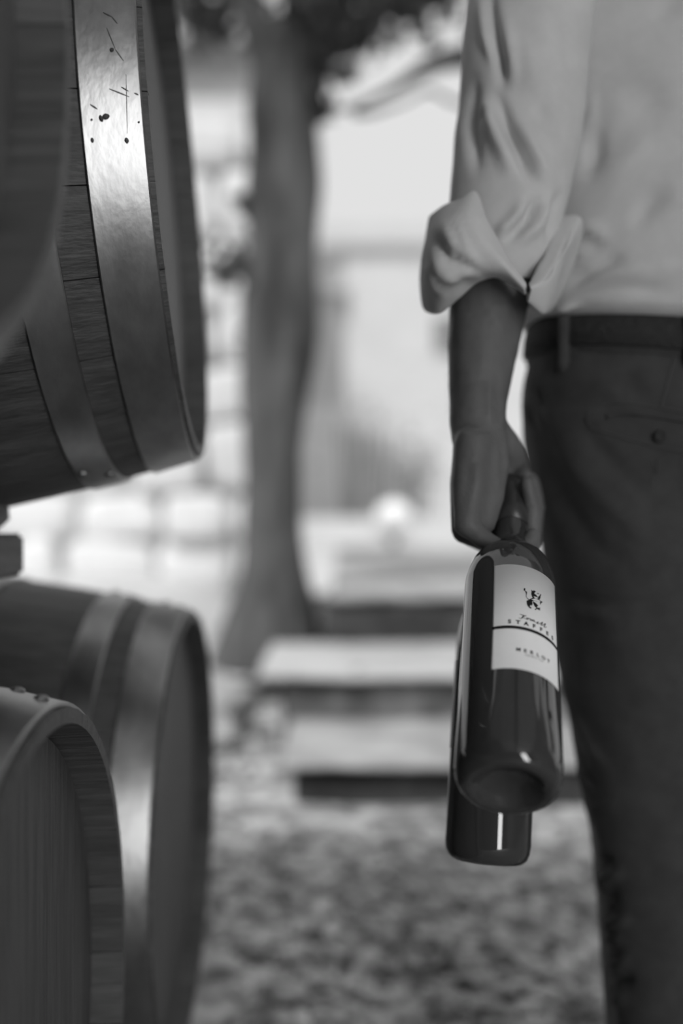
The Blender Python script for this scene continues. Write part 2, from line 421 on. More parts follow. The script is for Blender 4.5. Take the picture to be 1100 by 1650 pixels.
# ------------------------------------------------------------------ tree
def leaf_mesh(spots, seed, size=.055):
    rg = random.Random(seed); V = []; Fc = []
    for c, spread, n in spots:
        for _ in range(n):
            p = Vector((rg.gauss(0, 1) * spread[0], rg.gauss(0, 1) * spread[1], rg.gauss(0, 1) * spread[2])) + Vector(c)
            a = Vector((rg.gauss(0, 1), rg.gauss(0, 1), rg.gauss(0, .6))).normalized(); b = a.orthogonal().normalized()
            b = (b * math.cos(rg.uniform(0, 6)) + a.cross(b) * math.sin(rg.uniform(0, 6))).normalized(); n_ = a.cross(b)
            L = size * rg.uniform(.7, 1.4); W = L * .45; i = len(V)
            V += [p, p + a * L * .5 + b * W + n_ * L * .1, p + a * L, p + a * L * .5 - b * W + n_ * L * .1, p + a * L * .5]
            Fc += [(i, i + 1, i + 4), (i + 1, i + 2, i + 4), (i + 2, i + 3, i + 4), (i + 3, i, i + 4)]
    return V, Fc
TY = 4.25
tree = thing('tree', 'gnarled tree with dark forked trunk beside the stone steps', 'tree', P(445, 1030, TY))
def tpart(name, V, Fc, mat): o = mesh_obj(name, V, Fc, mat); kid(o, tree); return o
def px_tube(pts, n=6, k=6, wob=.0, seed=0):          # (px, py, Y, half width px)
    c = catmull([tuple(P(a, b, y)) + (w / F * y,) for a, b, y, w in pts], k)
    r = [q[3] * (1 + wob * noise.noise(Vector((i * .35, seed, 0)))) for i, q in enumerate(c)]
    return [Vector(q[:3]) for q in c], r
def bark_tube(pts, n=22, wob=.12, seed=0, k=8):
    p, r = px_tube(pts, k=k); V, Fc = tube(p, r, n)
    out = []
    for i, v in enumerate(V):
        c = p[i // n]; d = Vector(v) - c; L = d.length
        if L: d = d.normalized() * L * (1 + wob * noise.noise(Vector((d.x / L * 1.6, d.y / L * 1.6, c.z * 1.3 + seed))) + wob * .6 * noise.noise(Vector((d.x / L * 4, d.y / L * 4, c.z * 3 + seed))))
        out.append(c + d)
    return out, Fc
tpart('trunk', *bark_tube([(438, 1075, TY, 96), (440, 1010, TY, 74), (441, 930, TY, 54), (438, 830, TY, 47), (438, 700, TY, 50), (442, 600, TY, 58),
                           (447, 480, TY, 60), (452, 360, TY, 59), (455, 250, TY, 58), (455, 160, TY, 56), (452, 90, TY, 48), (440, 40, TY, 36)], 30, .22, 2), M['bark'])
tpart('limb', *bark_tube([(448, 160, TY, 34), (425, 90, TY - .05, 26), (400, 20, TY - .1, 24), (350, -80, TY - .1, 20), (270, -220, TY, 12)], 14, .15, 5), M['bark'])
tpart('limb', *bark_tube([(470, 200, TY, 34), (485, 110, TY + .05, 27), (520, 20, TY + .1, 25), (600, -60, TY + .1, 22), (700, -120, TY, 17), (850, -170, TY, 10)], 14, .15, 9), M['bark'])
tpart('limb', *bark_tube([(452, 120, TY, 22), (468, 30, TY + .1, 17), (475, -90, TY + .2, 14), (450, -260, TY + .3, 8)], 12, .15, 12), M['bark'])
tpart('branch', *bark_tube([(850, -170, TY, 12), (905, -70, TY - .05, 20), (860, 20, TY - .1, 20), (780, 84, TY - .1, 19), (735, 92, TY - .1, 19), (690, 108, TY - .1, 14), (640, 140, TY - .1, 8), (590, 164, TY - .1, 5), (545, 178, TY - .1, 3)], 12, .18, 15), M['bark'])
tpart('twig', *bark_tube([(590, 164, TY - .1, 4), (570, 180, TY - .1, 6), (600, 181, TY - .1, 5), (650, 165, TY - .1, 3), (690, 146, TY - .1, 4), (725, 162, TY - .1, 4), (760, 172, TY - .1, 4)], 10, .1, 19), M['bark'])
tpart('stub', *bark_tube([(415, 445, TY, 20), (385, 425, TY - .05, 22), (360, 432, TY - .08, 14), (340, 445, TY - .1, 6)], 12, .15, 21), M['bark'])
spots = []
rg = random.Random(5)
for px in range(240, 1000, 45):
    for k in range(3):
        if k == 0 and 425 < px < 545: continue
        spots.append((P(px + rg.uniform(-20, 20), -84 - k * 90 + rg.uniform(-25, 20), TY + rg.uniform(-.35, .5)), (.14, .3, .10), 70))
for px, py, s, n in ((330, 20, .05, 55), (345, 36, .03, 25), (305, 5, .05, 25), (560, 20, .07, 90), (590, 45, .05, 60), (640, 0, .06, 70), (535, 95, .045, 60), (515, 150, .03, 28), (700, -22, .07, 80), (560, 70, .04, 40),
                     (375, 430, .05, 30), (400, 330, .03, 14), (505, 185, .02, 18), (398, 560, .02, 8)):
    spots.append((P(px, py, TY), (s, s * 1.6, s * .8), n))
for k in range(70):          # the high crown
    a = rg.uniform(0, 6.28); rr = math.sqrt(rg.random()) * 1.7
    spots.append((Vector((-.1 + rr * math.cos(a), TY + .3 + rr * math.sin(a) * .62, 4.1 + rg.uniform(-.2, 1.6) - .12 * rr)), (.3, .3, .2), 55))
o = tpart('foliage', *leaf_mesh(spots, 4, .075), M['leaf']); o['kind'] = 'stuff'

# ------------------------------------------------------------------ far houses, shrubs, garden lamp (behind the terrace)
def far_box(name, px0, px1, py0, py1, Y, depth, mat, parent):
    a = P(px0, py1, Y); b = P(px1, py0, Y)
    return box(name, ((a.x + b.x) / 2, Y + depth / 2, (a.z + b.z) / 2), (b.x - a.x, depth, b.z - a.z), mat, parent)
hs = bpy.data.objects.new('house', None); COL.objects.link(hs); tag(hs, 'white house with pale roof beyond the terrace, behind the bottles', 'house')
HY = 17.0
far_box('wall', 552, 1150, 396, 862, HY, 5, M['stucco'], hs)
rf = far_box('roof', 500, 1180, 362, 396, HY - .12, 6, M['rooftile'], hs)
win = far_box('window', 696, 740, 505, 570, HY - .03, .1, M['frame'], hs); far_box('pane', 700, 736, 509, 566, HY - .05, .04, M['pane'], win)
gw = far_box('garden_wall', 470, 1150, 834, 880, 11.8, .4, M['plinth'], None); tag(gw, 'low pale garden wall closing the terrace behind the globe lamp', 'garden wall')
ann = bpy.data.objects.new('outbuilding', None); COL.objects.link(ann); tag(ann, 'low grey plastered outbuilding between the tree and the white house', 'outbuilding')
far_box('wall', 440, 556, 465, 655, HY - 3.2, 2, M['annex'], ann); far_box('door', 470, 560, 655, 862, HY - 3.2, 2, M['frame'], ann)
far_box('eave', 430, 566, 452, 468, HY - 3.4, 2.4, M['rooftile'], ann)
lh = bpy.data.objects.new('house', None); COL.objects.link(lh); tag(lh, 'house gable with grey plaster rising above the rubble wall', 'house')
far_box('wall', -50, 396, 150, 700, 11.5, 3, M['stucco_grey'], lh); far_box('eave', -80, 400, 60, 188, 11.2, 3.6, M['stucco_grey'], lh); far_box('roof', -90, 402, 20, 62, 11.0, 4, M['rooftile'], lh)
def shrub(label, c, spread, n, seed, size=.09):
    s = thing('shrub', label, 'shrub', (c[0], c[1], .36), 'shrubs before the white house')
    o = mesh_obj('foliage', *leaf_mesh([(c, spread, n)], seed, size), M['leaf_pale']); kid(o, s); o['kind'] = 'stuff'
    for k in range(4):
        V, Fc = tube([Vector((c[0] + (k - 1.5) * .04, c[1], .36)), Vector((c[0] + (k - 1.5) * spread[0] * .5, c[1], c[2]))], .018, 6); kid(mesh_obj('stem', V, Fc, M['bark']), s)
shrub('loose dark shrub against the white house wall', P(668, 765, 13), (.22, .2, .24), 230, 3)
shrub('sparse pale shrub left of the dark one', P(610, 700, 14), (.3, .2, .3), 45, 5)
shrub('small round bush by the white plinth wall', P(566, 690, 12.8), (.2, .2, .28), 22, 8)
gl = thing('garden_lamp', 'white globe garden lamp standing on the terrace', 'lamp', P(634, 870, 9.6))
bm = bmesh.new(); bmesh.ops.create_uvsphere(bm, u_segments=24, v_segments=14, radius=.19); bmesh.ops.translate(bm, vec=P(634, 838, 9.6), verts=bm.verts); kid(bm_obj('globe', bm, M['globe']), gl)
V, Fc = tube([P(634, 882, 9.6), P(634, 866, 9.6)], .04, 10); kid(mesh_obj('post', V, Fc, M['iron']), gl)

# ------------------------------------------------------------------ barrels
BL, RB, RH = .95, .339, .28
def brad(x): return RB - (RB - RH) * ((x + BL / 2) / (BL / 2)) ** 2
NS = 26
def stave_mesh():
    V = []; Fc = []; half = math.pi / NS; xs = [-BL * i / 18 for i in range(19)]; na = 4; th = .026
    prof = []
    for x in xs:
        ring = []
        for k in range(na + 1):
            a = -half * .985 + 2 * half * .985 * k / na
            r = brad(x) - (.0012 if k in (0, na) else 0)
            ring.append((x, r * math.sin(a), r * math.cos(a)))
        end = min(-x, BL + x)
        t = th if end > .03 else th * (.42 + .58 * end / .03)
        for k in range(na, -1, -1):
            a = -half * .985 + 2 * half * .985 * k / na; r = brad(x) - t
            ring.append((x, r * math.sin(a), r * math.cos(a)))
        prof.append(ring)
    V, Fc = loft(prof, True, True)
    me = bpy.data.meshes.new('stave'); me.from_pydata(V, [], Fc); me.update(); me.materials.append(M['oak']); return me
STAVE = stave_mesh()
def hoop_mesh(x0, x1):
    rings = []; n = 96; t = .0022
    ed = .0012
    sec = [(x0, .0), (x0, t), (x0 - ed, t + .0006), (x1 + ed, t + .0006), (x1, t), (x1, .0), (x0, 0)]
    for x, dr in sec:
        r = brad(x) + dr + .0003
        rings.append([(x, r * math.sin(2 * math.pi * j / n), r * math.cos(2 * math.pi * j / n)) for j in range(n)])
    V, Fc = loft(rings, True, False)
    me = bpy.data.meshes.new('hoop'); me.from_pydata(V, [], Fc); me.update(); me.materials.append(M['hoop'])
    bm = bmesh.new(); bm.from_mesh(me); bmesh.ops.recalc_face_normals(bm, faces=bm.faces); bm.to_mesh(me); bm.free()
    me.polygons.foreach_set('use_smooth', [False] * len(me.polygons)); 
    me.polygons.foreach_set('use_smooth', [True] * len(me.polygons)); me.set_sharp_from_angle(angle=.2)
    return me
HO = [(-.004, -.050), (-.078, -.113), (-.235, -.270)]
HO = HO + [(-BL - b, -BL - a) for a, b in HO]
HOOPS = [hoop_mesh(*h) for h in HO]
def rivet_mesh():
    bm = bmesh.new(); bmesh.ops.create_uvsphere(bm, u_segments=10, v_segments=6, radius=.006)
    for v in bm.verts: v.co.z *= .55
    me = bpy.data.meshes.new('rivet'); bm.to_mesh(me); bm.free(); me.materials.append(M['rivet']); return me
RIVET = rivet_mesh()
def head_planks(x):
    out = []; R = brad(x) - .026; ws = [.085, .1, .1, .1, .1]; edges = [-R, -.19, -.095, .0, .1, .19, R]
    for a, b in zip(edges[:-1], edges[1:]):
        a += .0008; b -= .0008; n = 10; top = []; bot = []
        for i in range(n + 1):
            y = a + (b - a) * i / n; h = math.sqrt(max(1e-6, R * R - y * y)); top.append((y, h)); bot.append((y, -h))
        loop = bot + top[::-1]; L = len(loop)
        V = [(x + .008, y, z) for y, z in loop] + [(x - .010, y, z) for y, z in loop]
        Fc = [tuple(range(L)), tuple(range(2 * L - 1, L - 1, -1))] + [(i, i + L, (i + 1) % L + L, (i + 1) % L) for i in range(L)]
        me = bpy.data.meshes.new('head_plank'); me.from_pydata(V, [], Fc); me.update(); me.materials.append(M['oak_head'])
        bm = bmesh.new(); bm.from_mesh(me); bmesh.ops.recalc_face_normals(bm, faces=bm.faces); bm.to_mesh(me); bm.free(); out.append(me)
    return out
HEAD = head_planks(-.036) + head_planks(-BL + .036)
def barrel(label, x, y, z, yaw, pitch, roll, seed, riv):
    t = thing('barrel', label, 'barrel', (x, y, z + CAM_Z), 'oak wine barrels in the stack')
    t.rotation_mode = 'XYZ'; t.rotation_euler = (0, -pitch, yaw)
    t.matrix_world = Matrix.Translation((x, y, z + CAM_Z)) @ Matrix.Rotation(yaw, 4, 'Z') @ Matrix.Rotation(-pitch, 4, 'Y')
    for i in range(NS):
        o = bpy.data.objects.new('stave', STAVE); COL.objects.link(o); o.parent = t; o.rotation_euler = (roll + 2 * math.pi * i / NS, 0, 0)
    for me in HEAD:
        o = bpy.data.objects.new('head_plank', me); COL.objects.link(o); o.parent = t; o.rotation_euler = (roll * .3, 0, 0)
    for i, me in enumerate(HOOPS):
        o = bpy.data.objects.new('hoop', me); COL.objects.link(o); o.parent = t; o.rotation_euler = (roll + i, 0, 0)
        xm = (HO[i][0] + HO[i][1]) / 2
        for dx in (-.011, .011):
            r = bpy.data.objects.new('rivet', RIVET); COL.objects.link(r); r.parent = o; a = riv[i % len(riv)] - roll - i + dx * 3
            rr = brad(xm + dx) + .0028; r.location = (xm + dx, rr * -math.sin(a), rr * math.cos(a)); r.rotation_euler = (a, 0, 0)
    return t
B_up = barrel('upper oak barrel with the bright scratched hoop, above the far lower barrel', -.168, 1.045, .338, .063, .070, .05, 1, (-1.2, 2.9, .4))
B_mid = barrel('lower oak barrel farther back, beneath the bright hooped one', -.204, 1.340, -.416, .009, -.006, .11, 2, (-.06, -.05, .1))
B_low = barrel('lower oak barrel in the near corner showing its plank head', -.193, .660, -.415, .04, -.004, .02, 3, (-.15, -.14, .1))
B_near = barrel('nearest upper oak barrel, dark blurred curve at the picture edge', -.156, .335, .335, .05, .06, .09, 4, (.3, .4, .2))
# scratches and dents on the bright hoop: small real marks lying on it
def hoop_marks():
    inv = B_up.matrix_world
    rg = random.Random(2)
    marks = [((165, 190), (176, 186), .0022), ((160, 192), (166, 190), .0026), ((148, 222), (149, 230), .0012), ((203, 222), (205, 231), .0016), ((178, 78), (182, 83), .0018),
             ((166, 20), (180, 27), .0005), ((180, 27), (189, 38), .0005), ((176, 143), (208, 156), .0005), ((195, 140), (207, 147), .0005), ((145, 168), (157, 176), .0006), ((172, 45), (186, 80), .0004), ((186, 80), (199, 98), .0004), ((203, 120), (205, 215), .0003),
             ((146, 192), (149, 194), .0011), ((222, 196), (225, 198), .0009), ((216, 150), (223, 153), .0006)]
    n = Matrix.Rotation(B_up.rotation_euler.z, 4, 'Z')
    Mi = B_up.matrix_world.inverted()
    for (a, b, w) in marks:
        q = []
        for s in range(4):
            px = a[0] + (b[0] - a[0]) * s / 3; py = a[1] + (b[1] - a[1]) * s / 3
            o_ = Mi @ Vector((0, 0, CAM_Z)); d = (Mi @ P(px, py, 1) - o_).normalized()
            tt = .3
            for it in range(200):
                p = o_ + d * tt; g_ = math.hypot(p.y, p.z) - (brad(p.x) + .0031)
                tt += g_ * .8
                if abs(g_) < 1e-5: break
            q.append(o_ + d * tt)
        V, Fc = tube(q, [w * .5, w, w, w * .4], 6); mk = mesh_obj('scratch', V, Fc, M['scratch'], None); mk.parent = HOOP0
HOOP0 = [c for c in B_up.children if c.name.startswith('hoop')][0]
HOOP0.rotation_euler = (0, 0, 0)
hoop_marks()

# rack timbers between the two rows, with chocks
def timber(label, a, b, sx, sz):
    o = box('rack_timber', (a[0], (a[1] + b[1]) / 2, a[2]), (sx, b[1] - a[1], sz), M['beam'], None, .004); return tag(o, label, 'timber', 'rack timbers between barrel rows')
timber('short rack timber end showing between the stacked barrels', (-.40, .05, .726), (-.40, 1.045, .726), .135, .044)
timber('rear rack timber deep between the stacked barrels', (-.86, .05, .7065), (-.86, 1.6, .7065), .12, .024)
ck = bm_obj('wood_chock', (lambda bm: (box_bm(bm, (0, 0, 0), (.12, .10, .05), None, .003), bm)[1])(bmesh.new()), M['beam'], None, False)
ck.location = (-.405, .985, .772); ck.rotation_euler = (.25, 0, 0); tag(ck, 'small wooden chock wedged on the rack timber under the barrel', 'chock')
for y, lab in ((.66, 'thin timber runner on the gravel under the near corner barrel'), (1.34, 'thin timber runner on the gravel under the farther lower barrel')):
    tag(box('floor_runner', (-.66, y, .0075), (.5, .12, .013), M['beam'], None, .002), lab, 'timber', 'runners under the lower barrels')

# ------------------------------------------------------------------ bottles
BR = .0372
def bottle_profile():
    pr = [(.0002, .014), (.008, .0132), (.015, .0105), (.020, .0065), (.024, .0022), (.0265, .0004), (.0285, .0), (.0315, .0012), (.0345, .0045), (.0364, .0095), (BR, .016)]
    pr += [(BR, z) for z in (.05, .10, .15, .186)]
    pr += [(BR * .992, .193), (BR * .955, .202), (.0335, .2105), (.0300, .2175), (.0250, .2235), (.0200, .2290), (.0168, .2350), (.0152, .2430), (.0146, .254)]
    pr += [(.0143, 0.2870), (.0141, 0.3050), (.0141, 0.3085), (.0152, 0.3095), (.0155, 0.3125), (.0152, 0.3155), (.0145, 0.3165), (.0145, 0.3205), (.0135, 0.3220), (.0002, 0.3220)]
    return pr
def frame(base, top):
    z = (Vector(top) - Vector(base)).normalized(); toc = (Vector((0, 0, CAM_Z)) - Vector(base)).normalized()
    y = -(toc - z * toc.dot(z)).normalized(); x = y.cross(z)
    return Matrix(((x.x, y.x, z.x, base[0]), (x.y, y.y, z.y, base[1]), (x.z, y.z, z.z, base[2]), (0, 0, 0, 1)))
def cyl(a, s, r): return Vector((r * math.sin(a), -r * math.cos(a), s))
def label_patch(a0, a1, s0, s1, r, n=40):
    V = []; t = .00018; Fc = []
    for rr in (r, r + t):
        for j in range(n + 1):
            a = a0 + (a1 - a0) * j / n
            V += [cyl(a, s0, rr), cyl(a, s1, rr)]
    m = 2 * (n + 1)
    for j in range(n):
        i = 2 * j
        Fc += [(m + i, m + i + 2, m + i + 3, m + i + 1), (i, i + 1, i + 3, i + 2), (i, i + 2, m + i + 2, m + i), (i + 1, m + i + 1, m + i + 3, i + 3)]
    Fc += [(0, m, m + 1, 1), (m - 2, m - 1, 2 * m - 1, 2 * m - 2)]
    return V, Fc
def bottle(label, base, top):
    t = thing('wine_bottle', label, 'bottle', (0, 0, 0), 'wine bottles carried in the hand'); t.matrix_world = frame(base, top)
    mesh_obj('glass_body', *lathe(bottle_profile(), 64), M['glass'], t)
    cp = [(.01485, 0.2630), (.0149, 0.2630), (.0146, 0.2870), (.0145, 0.3075), (.0156, 0.3085), (.0160, 0.3125), (.0156, 0.3160), (.0150, 0.3168), (.0150, 0.3210), (.0140, 0.3228), (.0002, 0.3228)]
    mesh_obj('capsule', *lathe(cp, 40), M['capsule'], t)
    return t
F_BASE, F_TOP = (.1127, .673, .582), (.1127 + .0371 * 1.09, .673 + .207 * 1.09, .582 + .184 * 1.09)
BF = bottle('front wine bottle with cream label, tilted towards the viewer', F_BASE, F_TOP)
R_BASE, R_TOP = tuple(P(784, 1388, .862)), (.1520, .930, .772)
BRr = bottle('rear wine bottle hanging straight down behind the labelled one', R_BASE, R_TOP)
MF = BF.matrix_world.copy(); MFi = MF.inverted()
def px_label(px, py, r=BR + .0003):          # photo point on the label -> (angle, height) on the bottle
    o = MFi @ Vector((0, 0, CAM_Z)); d = (MFi @ P(px, py, 1)) - o
    A = d.x ** 2 + d.y ** 2; B = 2 * (o.x * d.x + o.y * d.y); C = o.x ** 2 + o.y ** 2 - r * r
    D = B * B - 4 * A * C
    if D < 0: D = 0
    tt = (-B - math.sqrt(D)) / (2 * A); p = o + d * tt
    return math.atan2(p.x, -p.y), p.z
def Z8(x, y): return 780 + x / 8.246, 900 + y / 8.246
aL, sT = px_label(*Z8(126, 100)); aL2, sB = px_label(*Z8(100, 1472)); aBar, sBar = px_label(*Z8(110, 930))
aL = (aL + aL2) / 2; A_MID = px_label(*Z8(600, 870))[0]
aR = aL + 2 * (A_MID - aL) + .06
def label_on(t, r, a0, a1, s0, s1):
    return mesh_obj('label', *label_patch(a0, a1, s0, s1, r + .00012), M['paper'], t)
LAB = label_on(BF, BR, aL, aR, sB, sT)
RI = BR + .00042
mesh_obj('label_band', *label_patch(aL, aR, sBar - .0014, sBar + .0014, BR + .00034), M['ink'], LAB)
def wrap_poly(name, pts, parent, mat=None):
    tri = tessellate_polygon([[Vector((x, y, 0)) for x, y in pts]])
    V = [cyl(a, s, RI) for a, s in pts]
    return mesh_obj(name, V, [tuple(f) for f in tri], mat or M['ink'], parent, False)
lion = [
 [(535,390),(546,405),(540,425),(562,440),(568,460),(557,490),(562,515),(576,530),(597,545),(588,553),(565,530),(550,500),(552,465),(540,435),(522,425),(524,402)],
 [(620,415),(640,430),(660,424),(686,440),(668,455),(664,470),(690,485),(702,507),(716,510),(735,490),(745,470),(755,480),(746,500),(742,530),(730,548),(765,575),(776,580),(756,590),(746,612),(735,605),(742,586),(720,577),(690,570),(655,560),(635,570),(642,600),(632,625),(610,620),(605,640),(629,655),(620,668),(594,655),(574,630),(562,600),(560,560),(590,552),(606,537),(640,525),(630,500),(622,470),(626,440)],
 [(645,566),(680,590),(705,615),(716,630),(696,640),(706,655),(745,654),(735,672),(743,689),(720,685),(700,671),(675,686),(667,674),(690,660),(670,640),(650,605)],
 [(698,462),(712,458),(726,470),(720,476),(708,468),(698,468)]]
eV = []; eF = []
for poly in lion:
    pts = [px_label(*Z8(*p)) for p in poly]
    tri = tessellate_polygon([[Vector((a * BR, s, 0)) for a, s in pts]]); b = len(eV)
    eV += [cyl(a, s, RI) for a, s in pts]; eF += [tuple(i + b for i in f) for f in tri]
mesh_obj('lion_emblem', eV, eF, M['ink'], LAB, False)
strokes = [[(470,746),(488,742),(505,752),(520,750)], [(524,752),(505,782),(486,798),(466,794),(462,784)], [(556,760),(530,768),(506,780),(526,792),(548,800),(556,798)],
 [(556,800),(565,790),(578,794),(576,808),(562,810),(560,800),(572,790),(588,800)], [(588,800),(596,794),(604,804),(616,804),(612,822),(624,824)],
 [(624,824),(636,812),(640,818),(636,832),(654,818),(662,824),(658,840),(676,842)], [(676,846),(694,852),(712,842),(712,850),(698,860),(712,870),(734,864)],
 [(734,866),(760,852),(770,846),(768,858),(752,882),(764,890),(776,884)], [(776,884),(802,866),(810,868),(800,890),(792,908),(806,916),(826,906)]]
sV = []; sF = []
for st_ in strokes:
    pts = [px_label(*Z8(*p)) for p in catmull(st_, 6)]
    for i, (a, s) in enumerate(pts):
        a2, s2 = pts[min(i + 1, len(pts) - 1)]; a1, s1 = pts[max(0, i - 1)]
        dx, dy = (a2 - a1) * BR, s2 - s1; L = math.hypot(dx, dy) or 1; w = .00022 + .0002 * max(0, -dy / L)
        nx, ny = -dy / L * w, dx / L * w
        sV += [cyl(a + nx / BR, s + ny, RI), cyl(a - nx / BR, s - ny, RI)]
        if i: k = len(sV); sF.append((k - 4, k - 3, k - 1, k - 2))
mesh_obj('script_name', sV, sF, M['ink'], LAB, False)
def glyph(ch, bold=.0):
    cu = bpy.data.curves.new('t', 'FONT'); cu.body = ch; cu.size = 1; cu.align_x = 'CENTER'; cu.offset = bold; cu.resolution_u = 4
    o = bpy.data.objects.new('t', cu); COL.objects.link(o); dg = bpy.context.evaluated_depsgraph_get()
    me = bpy.data.meshes.new_from_object(o.evaluated_get(dg)); V = [v.co.copy() for v in me.vertices]; Fc = [tuple(p.vertices) for p in me.polygons]
    bpy.data.objects.remove(o); bpy.data.meshes.remove(me); return V, Fc
def letters(name, chars, centres, h, bold, mat):
    """one line of print: letters evenly spaced at one height, fitted through the photographed centres"""
    q = [px_label(*Z8(*c)) for c in centres]; n = len(q)
    s_m = sum(b for a, b in q) / n
    a0 = q[0][0]; a1 = q[-2][0] + (q[-2][0] - q[0][0]) / (n - 2)
    V = []; Fc = []
    for i, ch in enumerate(chars):
        gv, gf = glyph(ch, bold); b = len(V); a = a0 + (a1 - a0) * i / (n - 1)
        k = h / .70
        V += [cyl(a + v.x * k / BR, s_m - h / 2 + v.y * k, RI) for v in gv]; Fc += [tuple(j + b for j in f) for f in gf]
    return mesh_obj(name, V, Fc, mat, LAB, False)
letters('estate_lettering', 'STAFFES', [(335,830),(448,838),(560,870),(662,900),(757,942),(835,995),(903,1060)], .0035, .045, M['ink'])
letters('grape_lettering', 'MERLOT', [(452,1203),(545,1222),(632,1250),(708,1287),(785,1318),(850,1362)], .0030, .04, M['ink'])
def small_line(name, text, c0, c1, h):
    (a0, s0), (a1, s1) = px_label(*Z8(*c0)), px_label(*Z8(*c1)); gv, gf = glyph(text, .0)
    x0 = min(v.x for v in gv); x1 = max(v.x for v in gv); k = h / .7; s = (s0 + s1) / 2
    return mesh_obj(name, [cyl(a0 + (a1 - a0) * (v.x - x0) / (x1 - x0), s - h / 2 + v.y * k, RI) for v in gv], gf, M['ink_thin'], LAB, False)
small_line('small_print', 'SÜDTIROL  DOC', (535, 1277), (788, 1372), .0014)
# the rear bottle's label faces away to the side
label_on(BRr, BR, -2.55, -1.22, .093, .170)

# ------------------------------------------------------------------ the person
man = thing('person', 'person in rolled-sleeve shirt and dark trousers holding two bottles, seen from behind', 'person', (.39, 1.09, 0))
def mpart(o, parent=None): kid(o, man) if parent is None else None; return o
CX, CY = .392, 1.092
mir = lambda v: Vector((2 * CX - v[0], v[1], v[2]))
R_ = lambda px, py, Y, mm: (P(px, py, Y), mm / 1000)
chains = []
# arm and hand in view
arm = [R_(905, -105, 1.07, 44), R_(850, 0, .985, 44), R_(812, 330, .955, 41), R_(802, 420, .948, 40), R_(785, 505, .94, 36.5), R_(778, 560, .932, 33.5), R_(771, 630, .915, 28), R_(768, 680, .90, 25.5), R_(770, 706, .893, 24)]
chains.append(arm)
mcp = {'little': (752, 846, .846), 'ring': (747, 855, .872), 'middle': (748, 856, .902), 'index': (752, 848, .930)}
wr = {'little': (762, 716, .872), 'ring': (760, 712, .885), 'middle': (762, 712, .898), 'index': (768, 712, .908)}
for k, rad_ in (('little', 13.5), ('ring', 13.5), ('middle', 13.5), ('index', 13.5)):
    a, b = wr[k], mcp[k]; mid = tuple((x + y) / 2 for x, y in zip(a, b))
    chains.append([R_(*a, 17), R_(mid[0] - 2, mid[1], mid[2], 15.5), R_(*b, rad_ - 2.0)])
chains.append([R_(788, 712, .888, 17), R_(790, 750, .880, 17), R_(784, 800, .868, 15.5), R_(776, 842, .860, 12.5)])      # heel of the hand
chains.append([R_(790, 712, .915, 16), R_(782, 780, .92, 15), R_(772, 840, .915, 11)])
chains.append([R_(800, 740, .925, 14), R_(803, 790, .93, 13), R_(800, 845, .925, 10)])
chains.append([R_(795, 698, .91, 17), R_(818, 722, .918, 14), R_(828, 738, .925, 12)])                               # ball of the thumb
chains.append([R_(824, 728, .925, 12.5), R_(834, 748, .958, 10), R_(836, 790, .985, 9), R_(832, 826, .992, 7.5)])     # thumb
fingers = {
 'little': [(752, 848, .846, 9.5), (800, 884, .838, 8.8), (846, 888, .842, 8), (858, 862, .850, 7.2)],
 'ring':   [(748, 858, .876, 10.2), (800, 880, .880, 9.6), (856, 876, .882, 9), (858, 824, .882, 8), (849, 777, .878, 6.8)],
 'middle': [(748, 858, .915, 10.4), (800, 884, .940, 9.8), (858, 872, .945, 9), (864, 822, .945, 8), (856, 776, .942, 6.8)],
 'index':  [(752, 850, .938, 10.4), (800, 876, .962, 9.6), (856, 866, .968, 9), (866, 816, .966, 8), (858, 772, .962, 6.8)]}
for k, pts in fingers.items(): chains.append([R_(*p) for p in pts])
# the other arm hangs on the far side, hand half open
o_arm = [(mir(p), r) for p, r in arm]; chains.append(o_arm)
hw = o_arm[-1][0]
chains.append([(hw, .02), (hw + Vector((0, -.01, -.05)), .022), (hw + Vector((0, -.015, -.085)), .019)])
for i in range(4):
    b = hw + Vector((0, -.045 + i * .022, -.085)); chains.append([(b, .009), (b + Vector((-.008, 0, -.04 + .004 * abs(i - 2))), .008), (b + Vector((-.026, 0, -.066)), .007)])
chains.append([(hw + Vector((-.005, .02, -.03)), .012), (hw + Vector((-.025, .045, -.065)), .009), (hw + Vector((-.03, .045, -.09)), .008)])
# trunk, neck, head, legs
def V3(x, y, z, r): return (Vector((x, y, z)), r)
for s in (-1, 1):
    chains.append([V3(CX + s * .06, CY, .92, .095), V3(CX + s * .07, CY, 1.15, .095), V3(CX + s * .085, CY + .01, 1.33, .085)])
    chains.append([V3(CX, CY + .01, 1.43, .06), V3(CX + s * .165, CY + .01, 1.39, .05)])
    chains.append([V3(CX + s * .085, CY, .86, .075), V3(CX + s * .075, CY - .01, .50, .05), V3(CX + s * .06, CY + .0, .10, .035), V3(CX + s * .06, CY, .07, .033)])
    chains.append([V3(CX + s * .06, CY + .0, .06, .032), V3(CX + s * .07, CY + .14, .035, .026)])
chains.append([V3(CX, CY + .015, 1.42, .058), V3(CX, CY + .03, 1.53, .054)])
chains.append([V3(CX, CY + .015, 1.66, .088), V3(CX, CY + .045, 1.645, .085)])
chains.append([V3(CX, CY + .055, 1.60, .062), V3(CX, CY + .085, 1.555, .038)])
chains.append([V3(CX, CY + .135, 1.635, .008), V3(CX, CY + .150, 1.605, .013)])
chains.append([V3(CX - .022, CY + .118, 1.572, .008), V3(CX + .022, CY + .118, 1.572, .008)])
for s in (-1, 1):
    chains.append([V3(CX + s * .088, CY + .03, 1.65, .012), V3(CX + s * .088, CY + .025, 1.61, .009)])
    chains.append([V3(CX + s * .03, CY + .118, 1.645, .013), V3(CX + s * .034, CY + .118, 1.645, .013)])
me = remeshed(*capsules(chains), .0030, 9, .5)
